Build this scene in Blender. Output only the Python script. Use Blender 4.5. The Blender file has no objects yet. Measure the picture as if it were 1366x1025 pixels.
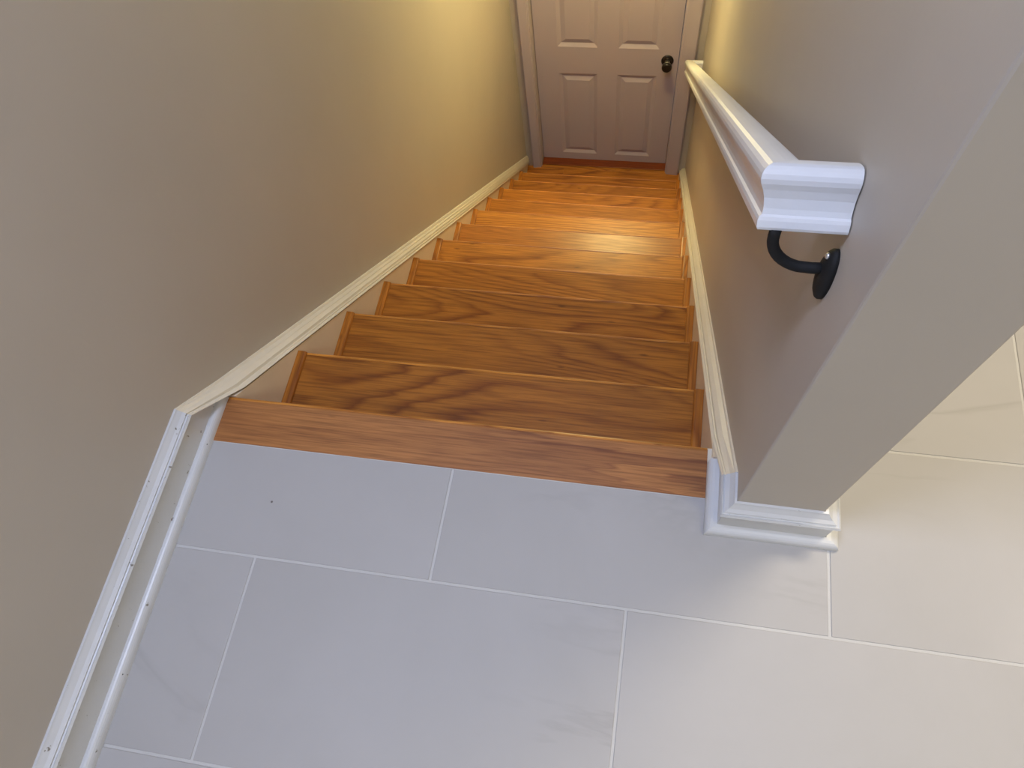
import bpy, bmesh, math, random
from mathutils import Vector, Matrix
random.seed(7)
PI = math.pi
scene = bpy.context.scene
COL = scene.collection

# ------------------------------------------------------------------ camera
cam = bpy.data.cameras.new('camera')
cam.sensor_fit = 'HORIZONTAL'; cam.sensor_width = 36.0
cam.lens = 905.9 / 1366 * 36.0
cam.shift_x = -0.01731; cam.shift_y = 0.04423
cam.clip_start = 0.02
co = bpy.data.objects.new('camera', cam); COL.objects.link(co)
M = Matrix(((0.9847525857, -0.1061163053, 0.1378465621),
            (0.1522128347, 0.9092455761, -0.3874322330),
            (-0.0842234996, 0.4025069093, 0.9115341958)))
co.matrix_world = Matrix.Translation((0.6677, -0.5073, 1.1935)) @ M.to_4x4()
scene.camera = co

# ------------------------------------------------------------------ world, exposure, large lights
w = bpy.data.worlds.new('world'); scene.world = w; w.use_nodes = True
w.node_tree.nodes['Background'].inputs[0].default_value = (0.72, 0.82, 1.0, 1)
w.node_tree.nodes['Background'].inputs[1].default_value = 0.1
vs = scene.view_settings
vs.view_transform = 'Standard'; vs.look = 'None'; vs.gamma = 1.0; vs.use_curve_mapping = False
vs.exposure = 0.0

def area(name, loc, target, sx, sy, power, color):
    l = bpy.data.lights.new(name, 'AREA'); l.shape = 'RECTANGLE'; l.size = sx; l.size_y = sy
    l.energy = power; l.color = color
    o = bpy.data.objects.new(name, l); COL.objects.link(o); o.location = loc
    o.rotation_euler = (Vector(target) - Vector(loc)).to_track_quat('-Z', 'Y').to_euler()
    return o
def point(name, loc, r, power, color):
    l = bpy.data.lights.new(name, 'POINT'); l.shadow_soft_size = r; l.energy = power; l.color = color
    o = bpy.data.objects.new(name, l); COL.objects.link(o); o.location = loc
    return o
# daylight entering through the window in the wall behind the photographer
area('window_daylight', (0.75, -2.57, 1.55), (0.75, 0.0, 1.0), 1.3, 1.1, 9, (0.30, 0.52, 1.0))
# warm ceiling panel of the room on the right
area('room_ceiling_panel', (1.95, 0.85, 2.36), (1.95, 0.85, 0.0), 0.9, 0.6, 41, (1.0, 0.89, 0.70))
area('rear_fill_light', (2.35, -1.6, 2.36), (2.35, -1.6, 0.0), 0.9, 0.6, 21, (1.0, 0.93, 0.62))  # added warm fill from behind, no known lamp there
# cool fill added over the top of the stairs to even out the light
area('landing_fill_light', (0.30, -0.33, 2.36), (0.30, -0.33, 0.0), 0.4, 0.4, 29, (0.60, 0.70, 1.0))
# bulb of the flush lamp above the lower flight
point('stair_lamp_bulb', (0.47, 2.25, 0.06), 0.07, 29, (1.0, 0.87, 0.38))

# ------------------------------------------------------------------ measures (metres)
XL, XR, XW = -0.170, 0.8616, 1.001      # left wall face, right wall stair face, its far face
WY = -0.1312                            # end face of the right wall
Y0, ZR, RUN = -0.0171, 0.17526, 0.22862 # first nosing offset, riser height, going
NST = 12
SL = ZR / RUN
YD = 2.729                              # wall with the door
ZF = -NST * ZR
YB, XE, YE = -2.6, 3.2, 2.2             # back wall, far right wall, end of the right room
CEIL, LOWC = 2.40, 0.20
TXL, TXR = -0.1234, 0.8310              # faces of the stair skirts
KNEE = -0.0805

# ------------------------------------------------------------------ materials
def new_mat(name):
    m = bpy.data.materials.new(name); m.use_nodes = True
    nt = m.node_tree; b = nt.nodes['Principled BSDF']
    return m, nt, b
def N(nt, t, **kw):
    n = nt.nodes.new(t)
    for k, v in kw.items(): setattr(n, k, v)
    return n
def ramp(nt, stops, interp='LINEAR'):
    r = N(nt, 'ShaderNodeValToRGB'); cr = r.color_ramp; cr.interpolation = interp
    while len(cr.elements) < len(stops): cr.elements.new(0.5)
    for e, (p, c) in zip(cr.elements, stops):
        e.position = p; e.color = (c[0], c[1], c[2], 1)
    return r
def mixc(nt, fac, a, b, mode='MIX'):
    n = N(nt, 'ShaderNodeMix', data_type='RGBA', blend_type=mode)
    L = nt.links
    for idx, v in ((0, fac), (6, a), (7, b)):
        if hasattr(v, 'is_linked') or hasattr(v, 'links'): L.new(v, n.inputs[idx])
        elif idx == 0: n.inputs[0].default_value = v
        else: n.inputs[idx].default_value = (v[0], v[1], v[2], 1)
    return n.outputs[2]
def coords(nt, scale=(1, 1, 1), rnd=False, kind='Object'):
    tc = N(nt, 'ShaderNodeTexCoord'); mp = N(nt, 'ShaderNodeMapping')
    mp.inputs['Scale'].default_value = scale
    src = tc.outputs[kind]
    if rnd:
        oi = N(nt, 'ShaderNodeObjectInfo'); ml = N(nt, 'ShaderNodeVectorMath', operation='SCALE')
        ad = N(nt, 'ShaderNodeVectorMath', operation='ADD')
        ml.inputs[0].default_value = (31.0, 17.0, 23.0)
        nt.links.new(oi.outputs['Random'], ml.inputs['Scale'])
        nt.links.new(src, ad.inputs[0]); nt.links.new(ml.outputs[0], ad.inputs[1]); src = ad.outputs[0]
    nt.links.new(src, mp.inputs['Vector'])
    return mp.outputs[0]
def noise(nt, vec, scale, detail=3, rough=0.5, dist=0.0):
    n = N(nt, 'ShaderNodeTexNoise'); n.inputs['Scale'].default_value = scale
    n.inputs['Detail'].default_value = detail; n.inputs['Roughness'].default_value = rough
    n.inputs['Distortion'].default_value = dist
    nt.links.new(vec, n.inputs['Vector']); return n.outputs['Fac']
def bump(nt, b, h, strength, dist):
    n = N(nt, 'ShaderNodeBump'); n.inputs['Strength'].default_value = strength; n.inputs['Distance'].default_value = dist
    nt.links.new(h, n.inputs['Height']); nt.links.new(n.outputs[0], b.inputs['Normal'])

def paint(name, col, rough=0.5, var=0.04, bs=0.15, bd=0.001, bscale=60, spec=0.5):
    m, nt, b = new_mat(name)
    v = coords(nt)
    n = noise(nt, v, 3.0, 4)
    r = ramp(nt, [(0.3, [c * (1 - var) for c in col]), (0.7, [min(1, c * (1 + var)) for c in col])])
    nt.links.new(n, r.inputs[0]); nt.links.new(r.outputs[0], b.inputs['Base Color'])
    b.inputs['Roughness'].default_value = rough
    b.inputs['Specular IOR Level'].default_value = spec
    bump(nt, b, noise(nt, v, bscale, 3), bs, bd)
    return m
def trim_paint(name, col, chips=True):
    m, nt, b = new_mat(name)
    v = coords(nt)
    n = noise(nt, v, 9.0, 4)
    r = ramp(nt, [(0.3, [c * 0.93 for c in col]), (0.7, col)])
    nt.links.new(n, r.inputs[0]); out = r.outputs[0]
    if chips:
        c = noise(nt, coords(nt, (1, 1, 1)), 55, 4, 0.6)
        cr = ramp(nt, [(0.675, (0, 0, 0)), (0.70, (1, 1, 1))]); nt.links.new(c, cr.inputs[0])
        out = mixc(nt, cr.outputs[0], out, (0.22, 0.20, 0.17))
    nt.links.new(out, b.inputs['Base Color'])
    b.inputs['Roughness'].default_value = 0.34
    bump(nt, b, noise(nt, v, 70, 3), 0.35, 0.0012)
    return m
def wood(name, tint=(1, 1, 1), axis='X', rough=0.24, figure=60.0, contrast=0.85, sc=1.0, patchy=False):
    m, nt, b = new_mat(name)
    X = axis == 'X'
    def vec(l, t, u): return (l, t, u) if X else (t, l, u)
    # growth-ring figure: contour lines of a stretched, gently warped field
    n1 = noise(nt, coords(nt, vec(0.75 * sc, 4.6 * sc, 4.6 * sc), rnd=True), 1.0, 1.0, 0.35, 0.35)
    n1b = noise(nt, coords(nt, vec(5.0, 60.0, 30.0), rnd=True), 1.0, 2, 0.5)
    mm = N(nt, 'ShaderNodeMath', operation='MULTIPLY_ADD'); mm.inputs[1].default_value = figure
    nt.links.new(n1, mm.inputs[0])
    jit = N(nt, 'ShaderNodeMath', operation='MULTIPLY'); jit.inputs[1].default_value = 2.2
    nt.links.new(n1b, jit.inputs[0]); nt.links.new(jit.outputs[0], mm.inputs[2])
    fr_ = N(nt, 'ShaderNodeMath', operation='FRACT'); d2 = N(nt, 'ShaderNodeMath', operation='MULTIPLY'); d2.inputs[1].default_value = 0.32
    nt.links.new(mm.outputs[0], d2.inputs[0]); nt.links.new(d2.outputs[0], fr_.inputs[0])
    rings = ramp(nt, [(0.0, (1, 1, 1)), (0.10, (0.75, 0.75, 0.75)), (0.45, (0.05, 0.05, 0.05)), (0.80, (0.12, 0.12, 0.12)), (1.0, (1, 1, 1))])
    if patchy:
        rings = ramp(nt, [(0.0, (1, 1, 1)), (0.05, (0.9, 0.9, 0.9)), (0.11, (0.08, 0.08, 0.08)), (0.46, (0.0, 0.0, 0.0)), (0.52, (0.85, 0.85, 0.85)), (0.58, (0.50, 0.50, 0.50)), (0.93, (0.58, 0.58, 0.58)), (1.0, (1, 1, 1))])
    nt.links.new(fr_.outputs[0], rings.inputs[0])
    # strength of the figure drifts over the board
    msk = noise(nt, coords(nt, vec(1.5, 5, 5), rnd=True), 1.0, 2)
    mr = N(nt, 'ShaderNodeMapRange'); mr.inputs[1].default_value = 0.35; mr.inputs[2].default_value = 0.62
    mr.inputs[3].default_value = 0.25 * contrast; mr.inputs[4].default_value = contrast
    nt.links.new(msk, mr.inputs[0])
    rm = N(nt, 'ShaderNodeMath', operation='MULTIPLY'); nt.links.new(rings.outputs[0], rm.inputs[0]); nt.links.new(mr.outputs[0], rm.inputs[1])
    fib = noise(nt, coords(nt, vec(7.0, 230.0, 90.0), rnd=True), 1.0, 4, 0.62)
    fr = ramp(nt, [(0.42, (0, 0, 0)), (0.66, (1, 1, 1))]); nt.links.new(fib, fr.inputs[0])
    light = [x * y for x, y in zip((0.485, 0.180, 0.022), tint)]
    mid = [x * y for x, y in zip((0.215, 0.060, 0.007), tint)]
    dark = [x * y for x, y in zip((0.115, 0.029, 0.003), tint)]
    c = mixc(nt, rm.outputs[0], light, mid)
    mu = N(nt, 'ShaderNodeMath', operation='MULTIPLY'); nt.links.new(fr.outputs[0], mu.inputs[0]); mu.inputs[1].default_value = 0.55
    c = mixc(nt, mu.outputs[0], c, dark)
    # sparse small pin knots and flecks
    vk = N(nt, 'ShaderNodeTexVoronoi'); vk.inputs['Scale'].default_value = 1.0
    nt.links.new(coords(nt, vec(6.5, 26.0, 26.0), rnd=True), vk.inputs['Vector'])
    kd = N(nt, 'ShaderNodeMath', operation='MULTIPLY_ADD'); kd.inputs[1].default_value = 0.10
    nt.links.new(n1b, kd.inputs[0]); nt.links.new(vk.outputs['Distance'], kd.inputs[2])
    kr = ramp(nt, [(0.08, (1, 1, 1)), (0.15, (0, 0, 0))]); nt.links.new(kd.outputs[0], kr.inputs[0])
    km = N(nt, 'ShaderNodeMath', operation='MULTIPLY'); km.inputs[1].default_value = 0.65; nt.links.new(kr.outputs[0], km.inputs[0])
    c = mixc(nt, km.outputs[0], c, [x * 0.6 for x in dark])
    # every board has its own tone
    oi = N(nt, 'ShaderNodeObjectInfo')
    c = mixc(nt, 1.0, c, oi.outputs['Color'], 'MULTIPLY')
    nt.links.new(c, b.inputs['Base Color'])
    rr = N(nt, 'ShaderNodeMapRange'); rr.inputs[3].default_value = rough; rr.inputs[4].default_value = rough + 0.2
    nt.links.new(fib, rr.inputs[0]); nt.links.new(rr.outputs[0], b.inputs['Roughness'])
    bump(nt, b, fib, 0.35, 0.0009)
    return m
def tile_mat():
    m, nt, b = new_mat('tile_marble')
    v = coords(nt, (1, 1, 1), rnd=True)
    n = noise(nt, v, 2.2, 5, 0.55, 0.4)
    base = ramp(nt, [(0.25, (0.405, 0.39, 0.375)), (0.75, (0.455, 0.44, 0.43))]); nt.links.new(n, base.inputs[0])
    v2 = coords(nt, (0.8, 2.9, 1.0), rnd=True); v2.node.inputs['Rotation'].default_value = (0, 0, 0.5)
    n2 = noise(nt, v2, 1.5, 5, 0.55, 0.9)
    ab = N(nt, 'ShaderNodeMath', operation='SUBTRACT'); ab.inputs[1].default_value = 0.5; nt.links.new(n2, ab.inputs[0])
    ab2 = N(nt, 'ShaderNodeMath', operation='ABSOLUTE'); nt.links.new(ab.outputs[0], ab2.inputs[0])
    vein = ramp(nt, [(0.0, (0.42, 0.42, 0.42)), (0.035, (0, 0, 0))]); nt.links.new(ab2.outputs[0], vein.inputs[0])
    msk = noise(nt, coords(nt, rnd=True), 1.7, 2)
    mr = ramp(nt, [(0.50, (0, 0, 0)), (0.66, (1, 1, 1))]); nt.links.new(msk, mr.inputs[0])
    vm = mixc(nt, 1.0, vein.outputs[0], mr.outputs[0], 'MULTIPLY')
    c = mixc(nt, vm, base.outputs[0], (0.31, 0.29, 0.275))
    vo = N(nt, 'ShaderNodeTexVoronoi'); vo.inputs['Scale'].default_value = 7.0
    nt.links.new(coords(nt, rnd=True), vo.inputs['Vector'])
    sp = ramp(nt, [(0.012, (1, 1, 1)), (0.018, (0, 0, 0))]); nt.links.new(vo.outputs['Distance'], sp.inputs[0])
    c = mixc(nt, sp.outputs[0], c, (0.12, 0.10, 0.09))
    nt.links.new(c, b.inputs['Base Color'])
    b.inputs['Roughness'].default_value = 0.6
    bump(nt, b, noise(nt, coords(nt), 25, 3), 0.05, 0.001)
    return m
def plain(name, col, rough=0.4, metal=0.0, bs=0.05):
    m, nt, b = new_mat(name)
    v = coords(nt); n = noise(nt, v, 40, 3)
    r = ramp(nt, [(0.3, [c * 0.9 for c in col]), (0.7, col)]); nt.links.new(n, r.inputs[0])
    nt.links.new(r.outputs[0], b.inputs['Base Color'])
    b.inputs['Roughness'].default_value = rough; b.inputs['Metallic'].default_value = metal
    bump(nt, b, n, bs, 0.0005)
    return m
def emit(name, col, s):
    m, nt, b = new_mat(name)
    b.inputs['Base Color'].default_value = (*col, 1)
    b.inputs['Emission Color'].default_value = (*col, 1); b.inputs['Emission Strength'].default_value = s
    return m

m_wall = paint('wall_paint', (0.48, 0.43, 0.37), 0.52, 0.03, 0.12, 0.001, 90)
m_ceil = paint('ceiling_paint', (0.75, 0.73, 0.70), 0.8)
m_white = trim_paint('trim_white', (0.62, 0.625, 0.63))
m_white_clean = trim_paint('trim_white_clean', (0.66, 0.665, 0.67), chips=False)
m_cream = trim_paint('trim_cream', (0.74, 0.68, 0.57), chips=False)
m_skirt = trim_paint('skirt_cream', (0.80, 0.68, 0.53), chips=False)
m_rail = trim_paint('rail_white', (0.71, 0.705, 0.695), chips=False)
m_door = paint('door_paint', (0.50, 0.43, 0.46), 0.45, 0.02, 0.06, 0.0006, 50)
m_oak = wood('oak_finish', contrast=0.95, figure=75.0)
m_oak_top = wood('oak_landing', (0.92, 1.02, 2.3), rough=0.4, figure=30.0, contrast=1.0, sc=1.25, patchy=True)
m_oak_y = wood('oak_strip', (1.02, 1.0, 1.0), 'Y')
m_thresh = wood('threshold_wood', (0.45, 0.24, 0.18))
m_tile = tile_mat()
m_grout = paint('grout', (0.56, 0.55, 0.53), 0.9, 0.05, 0.5, 0.002, 200)
m_black = plain('black_iron', (0.003, 0.003, 0.003), 0.75)
m_nickel = plain('dark_nickel', (0.72, 0.67, 0.60), 0.35, 1.0)
m_bronze = plain('bronze_black', (0.035, 0.028, 0.024), 0.3, 0.6)
m_hole = plain('nail_hole_dark', (0.03, 0.025, 0.02), 0.9)
m_screw = plain('screw_steel', (0.75, 0.74, 0.72), 0.35, 0.9)
m_glow = emit('lamp_glass', (1.0, 0.72, 0.36), 2.5)
m_glow2 = emit('panel_glass', (1.0, 0.90, 0.76), 2.0)

# ------------------------------------------------------------------ mesh helpers
def obj(name, bm, mat, parent=None, smooth=False, bevel=0.0):
    bmesh.ops.recalc_face_normals(bm, faces=bm.faces[:])
    me = bpy.data.meshes.new(name); bm.to_mesh(me); bm.free()
    for p in me.polygons: p.use_smooth = smooth
    me.materials.append(mat)
    o = bpy.data.objects.new(name, me); COL.objects.link(o)
    if parent: o.parent = parent
    if bevel > 0:
        md = o.modifiers.new('bevel', 'BEVEL'); md.width = bevel; md.segments = 2; md.limit_method = 'ANGLE'
        md.angle_limit = math.radians(40)
    return o
def box(bm, x0, x1, y0, y1, z0, z1):
    vs_ = [bm.verts.new((x, y, z)) for x in (x0, x1) for y in (y0, y1) for z in (z0, z1)]
    for f in ((0, 1, 3, 2), (4, 6, 7, 5), (0, 4, 5, 1), (2, 3, 7, 6), (0, 2, 6, 4), (1, 5, 7, 3)):
        bm.faces.new([vs_[i] for i in f])
def box_obj(name, b, mat, parent=None, bevel=0.0):
    bm = bmesh.new(); box(bm, *b); return obj(name, bm, mat, parent, bevel=bevel)
def loft(bm, stations, closed=True, caps=True):
    rows = [[bm.verts.new(p) for p in st] for st in stations]
    n = len(rows[0])
    for a, b in zip(rows, rows[1:]):
        for i in range(n if closed else n - 1):
            j = (i + 1) % n
            bm.faces.new((a[i], a[j], b[j], b[i]))
    if caps:
        bm.faces.new(rows[0]); bm.faces.new(rows[-1][::-1])
def prism_x(bm, poly, x0, x1):
    loft(bm, [[(x0, y, z) for y, z in poly], [(x1, y, z) for y, z in poly]])
def empty(name, loc=(0, 0, 0), **props):
    o = bpy.data.objects.new(name, None); COL.objects.link(o); o.location = loc
    o.empty_display_size = 0.1
    for k, v in props.items(): o[k] = v
    return o
def rel(o, parent):
    """parent keeping the world position (parents are unrotated empties)"""
    o.parent = parent; o.location = Vector(o.location) - Vector(parent.location)
    return o
def struct(o): o['kind'] = 'structure'; return o

# ------------------------------------------------------------------ shell
XLE = -0.128   # the left wall runs in a little towards the door
wl = [(XL - 0.12, YB - 0.12), (XL, YB - 0.12), (XL, KNEE), (XLE, YD), (XLE, YD + 0.12), (XL - 0.12, YD + 0.12)]
bm = bmesh.new(); loft(bm, [[(x, y, ZF - 0.1) for x, y in wl], [(x, y, CEIL + 0.1) for x, y in wl]])
struct(obj('wall_left', bm, m_wall))
bm = bmesh.new(); box(bm, XR, XW, WY, YD, ZF - 0.1, CEIL + 0.1)
struct(obj('wall_right', bm, m_wall, bevel=0.003))
# wall with the door, around its opening
DX0, DX1, DTOP = -0.034, 0.744, ZF + 2.04
bm = bmesh.new()
box(bm, XL, DX0, YD, YD + 0.12, ZF - 0.1, LOWC + 0.1)
box(bm, DX1, XW, YD, YD + 0.12, ZF - 0.1, LOWC + 0.1)
box(bm, DX0, DX1, YD, YD + 0.12, DTOP, LOWC + 0.1)
struct(obj('wall_end', bm, m_wall))
# back wall with window opening
bm = bmesh.new()
box(bm, XL, 0.10, YB - 0.12, YB, 0, CEIL); box(bm, 1.40, XE, YB - 0.12, YB, 0, CEIL)
box(bm, 0.10, 1.40, YB - 0.12, YB, 0, 1.0); box(bm, 0.10, 1.40, YB - 0.12, YB, 2.1, CEIL)
struct(obj('wall_back', bm, m_wall))
struct(box_obj('wall_far_right', (XE, XE + 0.12, YB - 0.12, YE + 0.12, 0, CEIL), m_wall))
struct(box_obj('wall_far', (XW, XE, YE, YE + 0.12, 0, CEIL), m_wall))
bm = bmesh.new()
box(bm, XL - 0.12, XE + 0.12, YB - 0.12, 0.55, CEIL, CEIL + 0.1)
box(bm, XW, XE + 0.12, 0.55, YE + 0.12, CEIL, CEIL + 0.1)
struct(obj('ceiling', bm, m_ceil))
bm = bmesh.new()
prism_x(bm, [(0.55, CEIL), (1.95, LOWC), (YD, LOWC), (YD, LOWC + 0.1), (2.00, LOWC + 0.1), (0.66, CEIL + 0.1), (0.55, CEIL + 0.1)], XL, XR)
struct(obj('ceiling_stair', bm, m_ceil))
# window behind the photographer
wf = struct(empty('window_1', (0.75, YB - 0.06, 1.0)))
bm = bmesh.new()
for b in ((0.10, 0.15, 1.0, 2.1), (1.35, 1.40, 1.0, 2.1), (0.15, 1.35, 1.0, 1.05), (0.15, 1.35, 2.05, 2.1), (0.73, 0.77, 1.05, 2.05)):
    box(bm, b[0], b[1], YB - 0.09, YB - 0.03, b[2], b[3])
rel(obj('window_frame', bm, m_white_clean), wf)
gm, nt, gb = new_mat('window_glass'); gb.inputs['Transmission Weight'].default_value = 1; gb.inputs['Roughness'].default_value = 0.0
for x0, x1 in ((0.15, 0.73), (0.77, 1.35)):
    rel(box_obj('pane', (x0, x1, YB - 0.065, YB - 0.059, 1.05, 2.05), gm), wf)

# ------------------------------------------------------------------ tiled floor
floor = struct(empty('floor', (0, 0, 0)))
bm = bmesh.new()
box(bm, XL, XE, YB, -0.0985, -0.10, -0.0016)
box(bm, XW, XE, -0.0985, YE, -0.10, -0.0016)
box(bm, XR, XW, -0.0985, WY + 0.001, -0.10, -0.0016) if WY > -0.0985 else None
rel(obj('grout_bed', bm, m_grout), floor)
TLx, TLy, G = 0.681, 0.3445, 0.0048
row = -7
while True:
    ya = -0.3125 + row * TLy; yb = ya + TLy
    if ya > YE: break
    if yb > YB:
        off = 0.3545 if row % 2 == 0 else 0.0215
        k = math.floor((XL - off) / TLx)
        while off + k * TLx < XE:
            x0 = off + k * TLx + G / 2; x1 = off + (k + 1) * TLx - G / 2
            y0, y1 = max(ya + G / 2, YB), min(yb - G / 2, YE)
            cells = []
            xa = max(x0, XL + 0.001); xb = min(x1, XE)
            if y0 < -0.0985:
                if xb > xa: cells.append((xa, xb, y0, min(y1, -0.0985)))
                if y1 > -0.0985 and x1 > XW: cells.append((max(x0, XW), xb, min(y1, -0.0985), y1))
            elif x1 > XW: cells.append((max(x0, XW), xb, y0, y1))
            if cells:
                bm = bmesh.new()
                if len(cells) == 2:   # an L-shaped tile cut round the wall, or one whose rear is cut
                    a, b = cells
                    poly = [(a[0], a[2]), (a[1], a[2]), (a[1], b[3]), (b[0], b[3]), (b[0], a[3]), (a[0], a[3])] if b[0] > a[0] + 1e-5 else [(a[0], a[2]), (a[1], a[2]), (a[1], b[3]), (a[0], b[3])]
                else:
                    a = cells[0]; poly = [(a[0], a[2]), (a[1], a[2]), (a[1], a[3]), (a[0], a[3])]
                if max(p[0] for p in poly) - min(p[0] for p in poly) > 0.004 and max(p[1] for p in poly) - min(p[1] for p in poly) > 0.004:
                    cx, cy = poly[0]
                    loft(bm, [[(x - cx, y - cy, -0.009) for x, y in poly], [(x - cx, y - cy, 0.0) for x, y in poly]])
                    t = obj('tile', bm, m_tile, floor, bevel=0.0012); t.location = (cx, cy, 0)
                else: bm.free()
            k += 1
    row += 1

# ------------------------------------------------------------------ landing baseboards
LB = [(0.0, .1026), (.004, .1026), (.0055, .0995), (.011, .092), (.0170, .0880), (.0165, .0845), (.0185, .0835), (.0210, .0850), (.0235, .0810), (0.0, .0765)]
BB = [(0.0, 0.0), (.018, 0.0), (.018, .0775), (0.0, .0775)]
def shoe_profile(o0, wdt, h):
    p = [(o0, 0.0)]
    for i in range(7):
        a = i / 6 * PI / 2
        p.append((o0 + wdt * math.cos(a) ** 0.8, 0.004 + (h - 0.004) * math.sin(a) ** 0.9))
    p[1] = (o0 + wdt, 0.004); p.insert(1, (o0 + wdt, 0.0))
    p[-1] = (o0, h)
    return p
def holes(parent, pts, normal):
    for p in pts:
        bm = bmesh.new(); bmesh.ops.create_cone(bm, cap_ends=True, segments=8, radius1=0.0014, radius2=0.0014, depth=0.0012)
        h = obj('nail_hole', bm, m_hole, parent)
        h.rotation_euler = Vector(normal).to_track_quat('Z', 'Y').to_euler(); h.location = p

bl = struct(empty('baseboard_left', (0, 0, 0)))
bm = bmesh.new(); loft(bm, [[(XL + o, YB, z) for o, z in LB], [(XL + o, KNEE, z) for o, z in LB]])
obj('cap_moulding', bm, m_white, bl)
bm = bmesh.new()
prism_x(bm, [(YB, 0), (0.0, 0), (0.0, .0775 + SL * KNEE), (KNEE, .0775), (YB, .0775)], XL, XL + .018)
obj('base_board', bm, m_white, bl)
SP = shoe_profile(.018, .0132, .0195)
bm = bmesh.new()
loft(bm, [[(XL + o, YB, z) for o, z in SP], [(XL + o, 0.0005 - z * 0.5, z) for o, z in SP]])
sh = obj('shoe_moulding', bm, m_white, bl, smooth=False)
holes(sh, [(XL + .0285, -0.112, .0135), (XL + .0285, -0.545, .0135)], (0.7, 0, 0.7))

br = struct(empty('baseboard_right', (0, 0, 0)))
RX = 1.25
def corner_path(prof, ystart):
    return [[(XR - o, ystart, z) for o, z in prof],
            [(XR - o, WY - o, z) for o, z in prof],
            [(XW + RX * o, WY - o, z) for o, z in prof],
            [(XW + RX * o, YE, z) for o, z in prof]]
bm = bmesh.new(); loft(bm, corner_path(LB, KNEE)); obj('cap_moulding', bm, m_white, br)
bm = bmesh.new(); loft(bm, corner_path(BB, KNEE))
prism_x(bm, [(KNEE, 0), (-0.002, 0), (-0.002, .0775 + SL * KNEE), (KNEE, .0775)], XR - .018, XR)
obj('base_board', bm, m_white, br)
SPR = shoe_profile(.018, .0200, .0205)
bm = bmesh.new()
SPR2 = shoe_profile(.018, .0165, .0205)
st = corner_path(SPR, -0.026)
st[0] = [(XR - o, -0.012 - (o - .018) * 0.9, z) for o, z in SPR]
st[1] = [(XR - o1, WY - o2, z1) for (o1, z1), (o2, z2) in zip(SPR, SPR2)]
st[2] = [(XW + 1.4 * o, WY - o, z) for o, z in SPR2]
st[3] = [(XW + 1.4 * o, YE, z) for o, z in SPR2]
loft(bm, st)
sh = obj('shoe_moulding', bm, m_white_clean, br)
holes(sh, [(XR - .0345, -0.052, .0125), (XR - .0345, -0.095, .0125)], (-0.8, 0, 0.6))
bm = bmesh.new(); box(bm, XR - .0384, XR - .030, -.034, -.0005, -.02, .0012)
obj('corner_filler', bm, m_cream, br)
# plain baseboards round the rest of the upper room
for nm, pts in (('baseboard_far_right', (XE - .018, XE, YB, YE)), ('baseboard_back', (XL + .02, XE - .02, YB, YB + .018)), ('baseboard_far', (XW + .02, XE - .02, YE - .018, YE))):
    struct(box_obj(nm, (*pts, 0, .10), m_white, bevel=0.004))

# ------------------------------------------------------------------ stair skirts with cap mouldings
SC = [(0.0, .037), (.005, .037), (.0075, .0325), (.020, .0285), (.0325, .0215), (.0340, .0135), (.0375, .0125), (.0400, .0160), (.0475, .0135), (.0475, .0040), (0.0, .0040)][:6] + [(.0375, .0125), (.0405, .0155), (.0480, .0120), (0.0, .0030)]
def stair_trim(name, side, width):
    x0 = XL if side > 0 else XR
    e = struct(empty(name, (x0, 0, 0)))
    k = width / .0465
    sc = [(o * k, h) for o, h in SC]
    def P(prof, y, lin=True): return [(x0 + side * o, y, (h - SL * y) if lin else h) for o, h in prof]
    bm = bmesh.new()
    st = [P([(o, z + SL * KNEE) for o, z in LB], KNEE)]
    st.append(P(sc, 0.03))
    if side > 0:
        st.append([(x, YD - .001, h - SL * (YD - .001)) for x, h in ((-.129, .068), (-.124, .068), (-.121, .064), (-.117, .050), (-.1150, .038), (-.119, .032), (-.1175, .028), (-.1135, .030), (-.113, .010), (-.129, .008))])
    else: st.append(P(sc, YD - 0.001))
    loft(bm, st)
    rel(obj('cap_moulding', bm, m_cream), e).location
    bm = bmesh.new()
    a, b = sorted((x0, x0 + side * (width)))
    top = .006
    ys = 0.001 if side > 0 else -0.027
    poly = [(ys, top - SL * ys), (YD - 0.001, top - SL * (YD - .001)), (YD - 0.001, ZF - 0.02), (YD - RUN, ZF - 0.02), (ys, -0.42)]
    prism_x(bm, poly, a, b)
    rel(obj('skirt_board', bm, m_skirt), e)
    return e
stair_trim('trim_1', 1, TXL - XL)
stair_trim('trim_2', -1, XR - TXR)

# ------------------------------------------------------------------ staircase
stairs = empty('staircase', (0.35, 0, ZF), label='honey oak staircase descending between two walls to a panelled door', category='staircase')
TH, OV = 0.026, 0.028
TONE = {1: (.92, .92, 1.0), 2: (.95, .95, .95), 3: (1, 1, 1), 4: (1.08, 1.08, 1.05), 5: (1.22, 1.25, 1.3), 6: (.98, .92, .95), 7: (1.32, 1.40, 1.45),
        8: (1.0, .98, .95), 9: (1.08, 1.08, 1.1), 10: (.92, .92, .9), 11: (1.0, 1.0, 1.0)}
def ny(k): return 0.0 if k == 0 else Y0 + k * RUN
def tread_mesh(x0, x1, y0, y1, zt):
    """board with a rounded nosing at y1"""
    bm = bmesh.new()
    r = 0.0065; p = [(y0, -TH), (y1 - r, -TH)]
    for i in range(1, 4): a = -PI / 2 + i * PI / 8; p.append((y1 - r + r * math.cos(a), -TH + r + r * math.sin(a)))
    p.append((y1, -TH + r)); p.append((y1, -0.0075))
    for i in range(1, 5): a = i * PI / 8; p.append((y1 - .0075 + .0075 * math.cos(a), -.0075 + .0075 * math.sin(a)))
    p.append((y0, 0.0))
    cx, cy = (x0 + x1) / 2, y1
    loft(bm, [[(x0 - cx, y - cy, z) for y, z in p], [(x1 - cx, y - cy, z) for y, z in p]])
    return bm, (cx, cy, zt)
bm, loc = tread_mesh(XL + .0312, XR - .0382, -0.098, 0.0, 0.0022)
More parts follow.
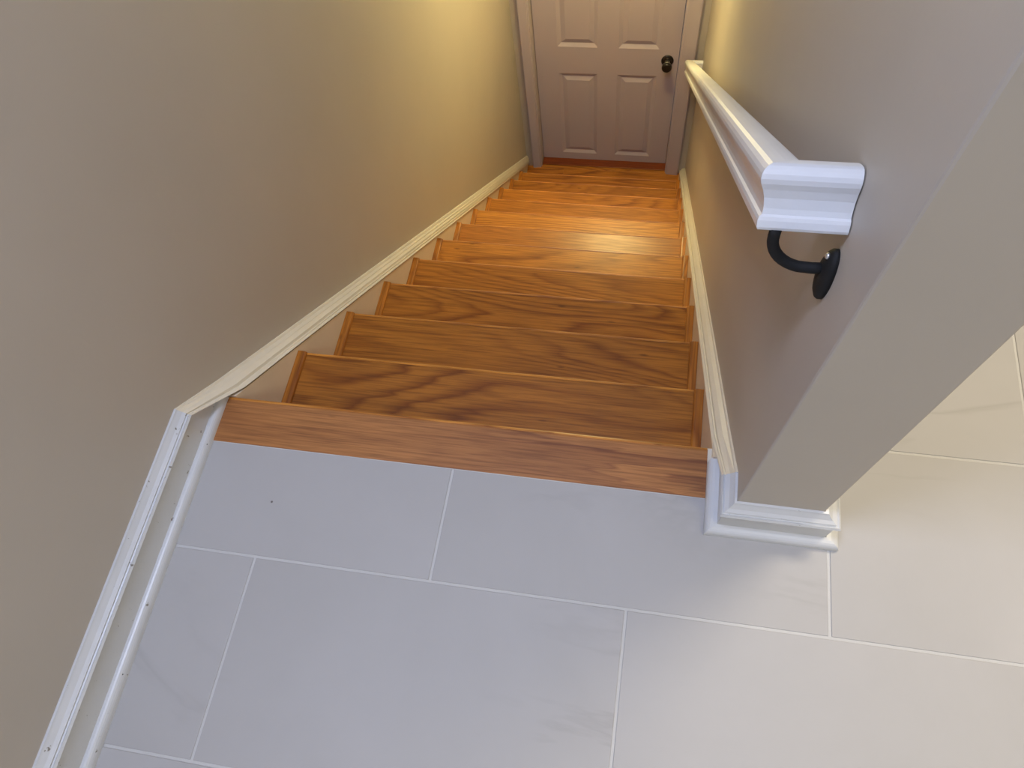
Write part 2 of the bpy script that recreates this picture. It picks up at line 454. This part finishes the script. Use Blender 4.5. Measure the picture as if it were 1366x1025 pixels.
o = obj('landing_nosing', bm, m_oak_top, None); o.location = loc; rel(o, stairs)
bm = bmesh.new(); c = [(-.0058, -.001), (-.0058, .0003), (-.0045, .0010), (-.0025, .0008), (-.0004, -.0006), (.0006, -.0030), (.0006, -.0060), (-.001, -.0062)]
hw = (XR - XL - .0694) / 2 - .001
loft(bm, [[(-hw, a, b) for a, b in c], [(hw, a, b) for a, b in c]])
e_ = obj('nosing', bm, m_oak, None); e_.location = loc; rel(e_, stairs); e_.color = (1.35, 1.5, 2.2, 1)  # lighter tint paints the lamp's bright line along the landing edge
bm = bmesh.new(); box(bm, XL + .0312, XR - .0382, -0.0995, -0.0975, -0.003, 0.0008)
rel(obj('caulk_line', bm, m_grout), stairs)
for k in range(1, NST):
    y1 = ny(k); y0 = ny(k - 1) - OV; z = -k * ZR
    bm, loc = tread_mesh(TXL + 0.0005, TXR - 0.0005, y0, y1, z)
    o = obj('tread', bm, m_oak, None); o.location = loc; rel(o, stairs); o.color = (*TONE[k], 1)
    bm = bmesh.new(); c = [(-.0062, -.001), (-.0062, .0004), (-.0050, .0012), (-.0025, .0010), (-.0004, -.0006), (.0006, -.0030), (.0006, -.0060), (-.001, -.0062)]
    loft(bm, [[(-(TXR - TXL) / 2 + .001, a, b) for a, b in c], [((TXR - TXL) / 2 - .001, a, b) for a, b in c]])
    e_ = obj('nosing', bm, m_oak, None); e_.location = loc; rel(e_, stairs); e_.color = (1.55, 1.75, 2.2, 1)  # strip tinted lighter to paint the light caught by the tread edge
    for s, xs in ((1, TXL), (-1, TXR)):
        bm = bmesh.new(); wd, hh = 0.021, 0.0085
        prof = [(0, 0), (wd, 0), (wd, hh * .35), (wd * .93, hh * .7), (wd * .78, hh * .93), (wd * .6, hh), (0, hh)]
        loft(bm, [[(s * a, y0 - y1, b) for a, b in prof], [(s * a, -0.001, b) for a, b in prof]])
        o = obj('edge_strip', bm, m_oak_y, None); o.location = (xs + s * .0005, y1, z); rel(o, stairs)
for k in range(0, NST):
    y = ny(k) - OV; zt = -k * ZR - TH; zb = -(k + 1) * ZR
    bm = bmesh.new(); box(bm, -0.477, 0.477, -0.018, 0, 0, zt - zb)
    o = obj('riser', bm, m_oak, None); o.location = ((TXL + TXR) / 2, y, zb); rel(o, stairs)
# bottom landing: oak boards
yl = ny(NST - 1) - OV
lf = struct(empty('floor_lower', (0.35, yl, ZF)))
rel(box_obj('subfloor', (XL, XR, yl - .02, YD + .35, ZF - .05, ZF - .02), m_oak), lf)
bw = 0.083; y = yl; i = 0
while y < YD + .35:
    cut = [XL + 0.002, (0.43 if i % 2 else 0.11), XR - 0.002]
    for a, b in zip(cut, cut[1:]):
        bm = bmesh.new(); box(bm, a - b, 0, 0, bw - 0.0008, -.0195, 0)
        o = obj('floor_board', bm, m_oak, None, bevel=0.0008); o.location = (b - 0.0004, y, ZF); rel(o, lf)
    y += bw; i += 1

# ------------------------------------------------------------------ door
YS = 2.797
door = struct(empty('door_1', ((DX0 + DX1) / 2, YS, ZF)))
dx0, dx1, dz0, dz1 = DX0 + .004, DX1 - .004, ZF + .008, DTOP - .004
panels = []
for (a, b) in ((0.094, 0.310), (0.420, 0.636)):
    panels += [(a, b, -2.045, -1.475), (a, b, -1.315, -0.640), (a, b, -0.480, -0.235)]
def slab(bm):
    """front face with recessed, bevelled panel wells"""
    xs = sorted({dx0, dx1} | {p[0] for p in panels} | {p[1] for p in panels})
    zs = sorted({dz0, dz1} | {p[2] for p in panels} | {p[3] for p in panels})
    vm = {}
    def V(x, y, z):
        k = (round(x, 5), round(y, 5), round(z, 5))
        if k not in vm: vm[k] = bm.verts.new((x, y, z))
        return vm[k]
    for xa, xb in zip(xs, xs[1:]):
        for za, zb in zip(zs, zs[1:]):
            hit = any(p[0] - 1e-6 <= xa and xb <= p[1] + 1e-6 and p[2] - 1e-6 <= za and zb <= p[3] + 1e-6 for p in panels)
            if not hit: bm.faces.new((V(xa, YS, za), V(xb, YS, za), V(xb, YS, zb), V(xa, YS, zb)))
    D = 0.009; W = 0.019
    for a, b, c, d in panels:
        o = [(a, c), (b, c), (b, d), (a, d)]; n = [(a + W, c + W), (b - W, c + W), (b - W, d - W), (a + W, d - W)]
        for i in range(4):
            j = (i + 1) % 4
            bm.faces.new((V(o[i][0], YS, o[i][1]), V(o[j][0], YS, o[j][1]), V(n[j][0], YS + D, n[j][1]), V(n[i][0], YS + D, n[i][1])))
        bm.faces.new([V(x, YS + D, z) for x, z in n])
    # sides and back
    for x0, z0, x1, z1 in ((dx0, dz0, dx1, dz0), (dx1, dz0, dx1, dz1), (dx1, dz1, dx0, dz1), (dx0, dz1, dx0, dz0)):
        bm.faces.new([bm.verts.new(p) for p in ((x0, YS, z0), (x1, YS, z1), (x1, YS + .035, z1), (x0, YS + .035, z0))])
    bm.faces.new([bm.verts.new(p) for p in ((dx0, YS + .035, dz0), (dx1, YS + .035, dz0), (dx1, YS + .035, dz1), (dx0, YS + .035, dz1))])
bm = bmesh.new(); slab(bm); rel(obj('door_slab', bm, m_door), door)
for a, b, c, d in panels:
    bm = bmesh.new(); W = 0.021; F = 0.024; y0 = YS + .0091; y1 = YS + .001
    o_ = [(a + W, c + W), (b - W, c + W), (b - W, d - W), (a + W, d - W)]
    n_ = [(a + W + F, c + W + F), (b - W - F, c + W + F), (b - W - F, d - W - F), (a + W + F, d - W - F)]
    loft(bm, [[(x, y0, z) for x, z in o_], [(x, y1, z) for x, z in n_]])
    rel(obj('raised_panel', bm, m_door), door)
# frame: jambs with a stop
bm = bmesh.new()
box(bm, DX0 - .014, DX0 + .001, YD - .002, YD + .12, ZF, DTOP); box(bm, DX1 - .001, DX1 + .014, YD - .002, YD + .12, ZF, DTOP)
box(bm, DX0 - .014, DX1 + .014, YD - .002, YD + .12, DTOP - .001, DTOP + .014)
rel(obj('door_jamb', bm, m_door), door)
rel(box_obj('threshold', (DX0 + .002, DX1 - .002, YD + .012, YS + .04, ZF, ZF + .006), m_thresh, bevel=0.003), door)
# knob: rose plate, neck, flared knob
def lathe(bm, prof, axis_loc, direction, seg=28):
    q = Vector(direction).to_track_quat('Z', 'Y')
    rings = []
    for r, h in prof:
        rings.append([tuple(Vector(axis_loc) + q @ Vector((r * math.cos(2 * PI * i / seg), r * math.sin(2 * PI * i / seg), h))) for i in range(seg)])
    loft(bm, rings)
KX, KZ = 0.683, -1.378
kn = empty('door_knob', (KX, YS, KZ)); rel(kn, door)
for nm, prof, mt in (('rose_plate', [(0.001, 0), (.032, 0), (.033, .003), (.030, .007), (.018, .010), (.001, .011)], m_bronze),
                     ('knob_neck', [(0.001, .008), (.013, .008), (.0125, .020), (.016, .030), (.0225, .040), (.0255, .048), (0.001, .050)], m_nickel),
                     ('knob_cap', [(.001, .048), (.0255, .048), (.0268, .052), (.0262, .060), (.022, .065), (.012, .067), (.001, .0675)], m_bronze)):
    bm = bmesh.new(); lathe(bm, prof, (0, 0, 0), (0, -1, 0)); obj(nm, bm, mt, kn, smooth=True)
# casings
CP = [(0, 0), (0, .010), (.004, .013), (.016, .014), (.030, .016), (.044, .018), (.052, .018), (.056, .014), (.056, 0)]
def casing(name, side):
    x0 = (DX0 - .004) if side < 0 else (DX1 + .004)
    wd = .0500 if side < 0 else .0745
    bm = bmesh.new(); k = wd / .056
    loft(bm, [[(x0 + side * a * k, YD - h, ZF) for a, h in CP], [(x0 + side * a * k, YD - h, DTOP + .056 if side == 0 else DTOP + .004 + a) for a, h in CP]])
    struct(obj(name, bm, m_door))
casing('trim_3', -1); casing('trim_4', 1)
bm = bmesh.new()
loft(bm, [[(DX0 - .004 - a * .05 / .056, YD - h, DTOP + .004 + a) for a, h in CP], [(DX1 + .004 + a * .0745 / .056, YD - h, DTOP + .004 + a) for a, h in CP]])
struct(obj('trim_5', bm, m_door))

# ------------------------------------------------------------------ handrail
th = math.atan(0.7367)
S_ = Vector((0, math.cos(th), -math.sin(th))); U_ = Vector((0, math.sin(th), math.cos(th)))
O_ = Vector((0, -0.0402, 0.6483))
LEN = 3.305
XO = 0.7690
HP = [(.0062, 0.0), (.0048, .0025), (.0046, .0090), (.0056, .0125), (.0082, .0145), (.0086, .020), (.0072, .030), (.0042, .038), (.0012, .0435), (0.0, .048), (.0004, .0525), (.0022, .0565), (.0055, .0597), (.0100, .0615), (.0160, .0622), (.0225, .0625)]
prof = HP + [(.045 - a, b) for a, b in reversed(HP[:-1])]
def HPt(x, s, b): return tuple(Vector((x, 0, 0)) + O_ + S_ * s + U_ * b)
hr = empty('handrail', tuple(Vector((XO, 0, 0)) + O_), label='white moulded wooden handrail sloping down the right wall', category='handrail')
near = [HPt(XO + a, a, b) for a, b in prof]; far = [HPt(XO + a, LEN - a, b) for a, b in prof]
bm = bmesh.new(); loft(bm, [near, far]); rel(obj('rail', bm, m_rail), hr)
bm = bmesh.new(); loft(bm, [[HPt(XR - .0015, a, b) for a, b in prof], near]); rel(obj('rail_return', bm, m_rail), hr)
bm = bmesh.new(); loft(bm, [[HPt(XR - .0015, LEN - a, b) for a, b in prof], far]); rel(obj('rail_return', bm, m_rail), hr)
# bracket
BY, BZ = -0.036, 0.583
brk = empty('bracket', (XR, BY, BZ), label='black curved wall bracket with oval rosette'); rel(brk, hr)
bm = bmesh.new()
rings = []
for r, h in ((1.0, 0), (1.0, .004), (.92, .007), (.7, .010), (.4, .012), (.02, .0125)):
    rings.append([(-h, 0.0185 * r * math.cos(2 * PI * i / 28), 0.036 * r * math.sin(2 * PI * i / 28)) for i in range(28)])
loft(bm, rings); obj('rosette', bm, m_black, brk, smooth=True)
def tube(bm, pts, r, seg=12):
    rows = []
    for i, p in enumerate(pts):
        p = Vector(p); a = Vector(pts[max(i - 1, 0)]); b = Vector(pts[min(i + 1, len(pts) - 1)])
        q = (b - a).to_track_quat('Z', 'Y')
        rows.append([tuple(p + q @ Vector((r * math.cos(2 * PI * j / seg), r * math.sin(2 * PI * j / seg), 0))) for j in range(seg)])
    loft(bm, rows)
pts = [(-.006, 0, .010), (-.020, 0, .009)]
for i in range(1, 11):
    a = i / 10 * PI / 2
    pts.append((-.028 - .040 * math.sin(a), 0.004 * i / 10, .009 + .042 * (1 - math.cos(a))))
pts.append((-.068, .004, .062))
bm = bmesh.new(); tube(bm, pts, .0060); obj('arm', bm, m_black, brk, smooth=True)
bm = bmesh.new(); lathe(bm, [(.001, 0), (.0035, 0), (.0035, .0015), (.002, .003), (.001, .003)], (-.009, .002, .027), (-1, 0, .25), 10); obj('screw', bm, m_screw, brk, smooth=True)

# ------------------------------------------------------------------ ceiling lights (out of frame, partly added)
cl = empty('ceiling_lamp', (0.47, 2.25, LOWC), label='round flush lamp with warm glass on the low stair ceiling', category='lamp')
bm = bmesh.new(); lathe(bm, [(.001, 0), (.13, 0), (.13, .02), (.125, .022), (.001, .022)], (0, 0, 0), (0, 0, -1)); obj('lamp_base', bm, m_white_clean, cl, smooth=True)
bm = bmesh.new(); lathe(bm, [(.12, .022), (.115, .028), (.09, .036), (.05, .042), (.001, .044)], (0, 0, 0), (0, 0, -1)); obj('lamp_glass', bm, m_glow, cl, smooth=True)
def panel_light(x, y, sx, sy, label):
    cp = empty('ceiling_panel_light', (x, y, CEIL), label=label, category='lamp')
    bm = bmesh.new(); box(bm, -sx - .03, sx + .03, -sy - .03, sy + .03, -.02, 0); obj('lamp_frame', bm, m_white_clean, cp)
    bm = bmesh.new(); box(bm, -sx, sx, -sy, sy, -.026, -.0205); obj('diffuser', bm, m_glow2, cp)
panel_light(1.95, 0.85, .45, .30, 'rectangular ceiling light in the room right of the stairs')
panel_light(2.35, -1.6, .45, .30, 'rectangular fixture added for the rear fill light, far from the stairs')  # unseen fixture, added to go with the rear fill
panel_light(0.30, -0.33, .20, .20, 'small square fixture added for the fill light over the landing')  # unseen fixture, added to go with the cool landing fill
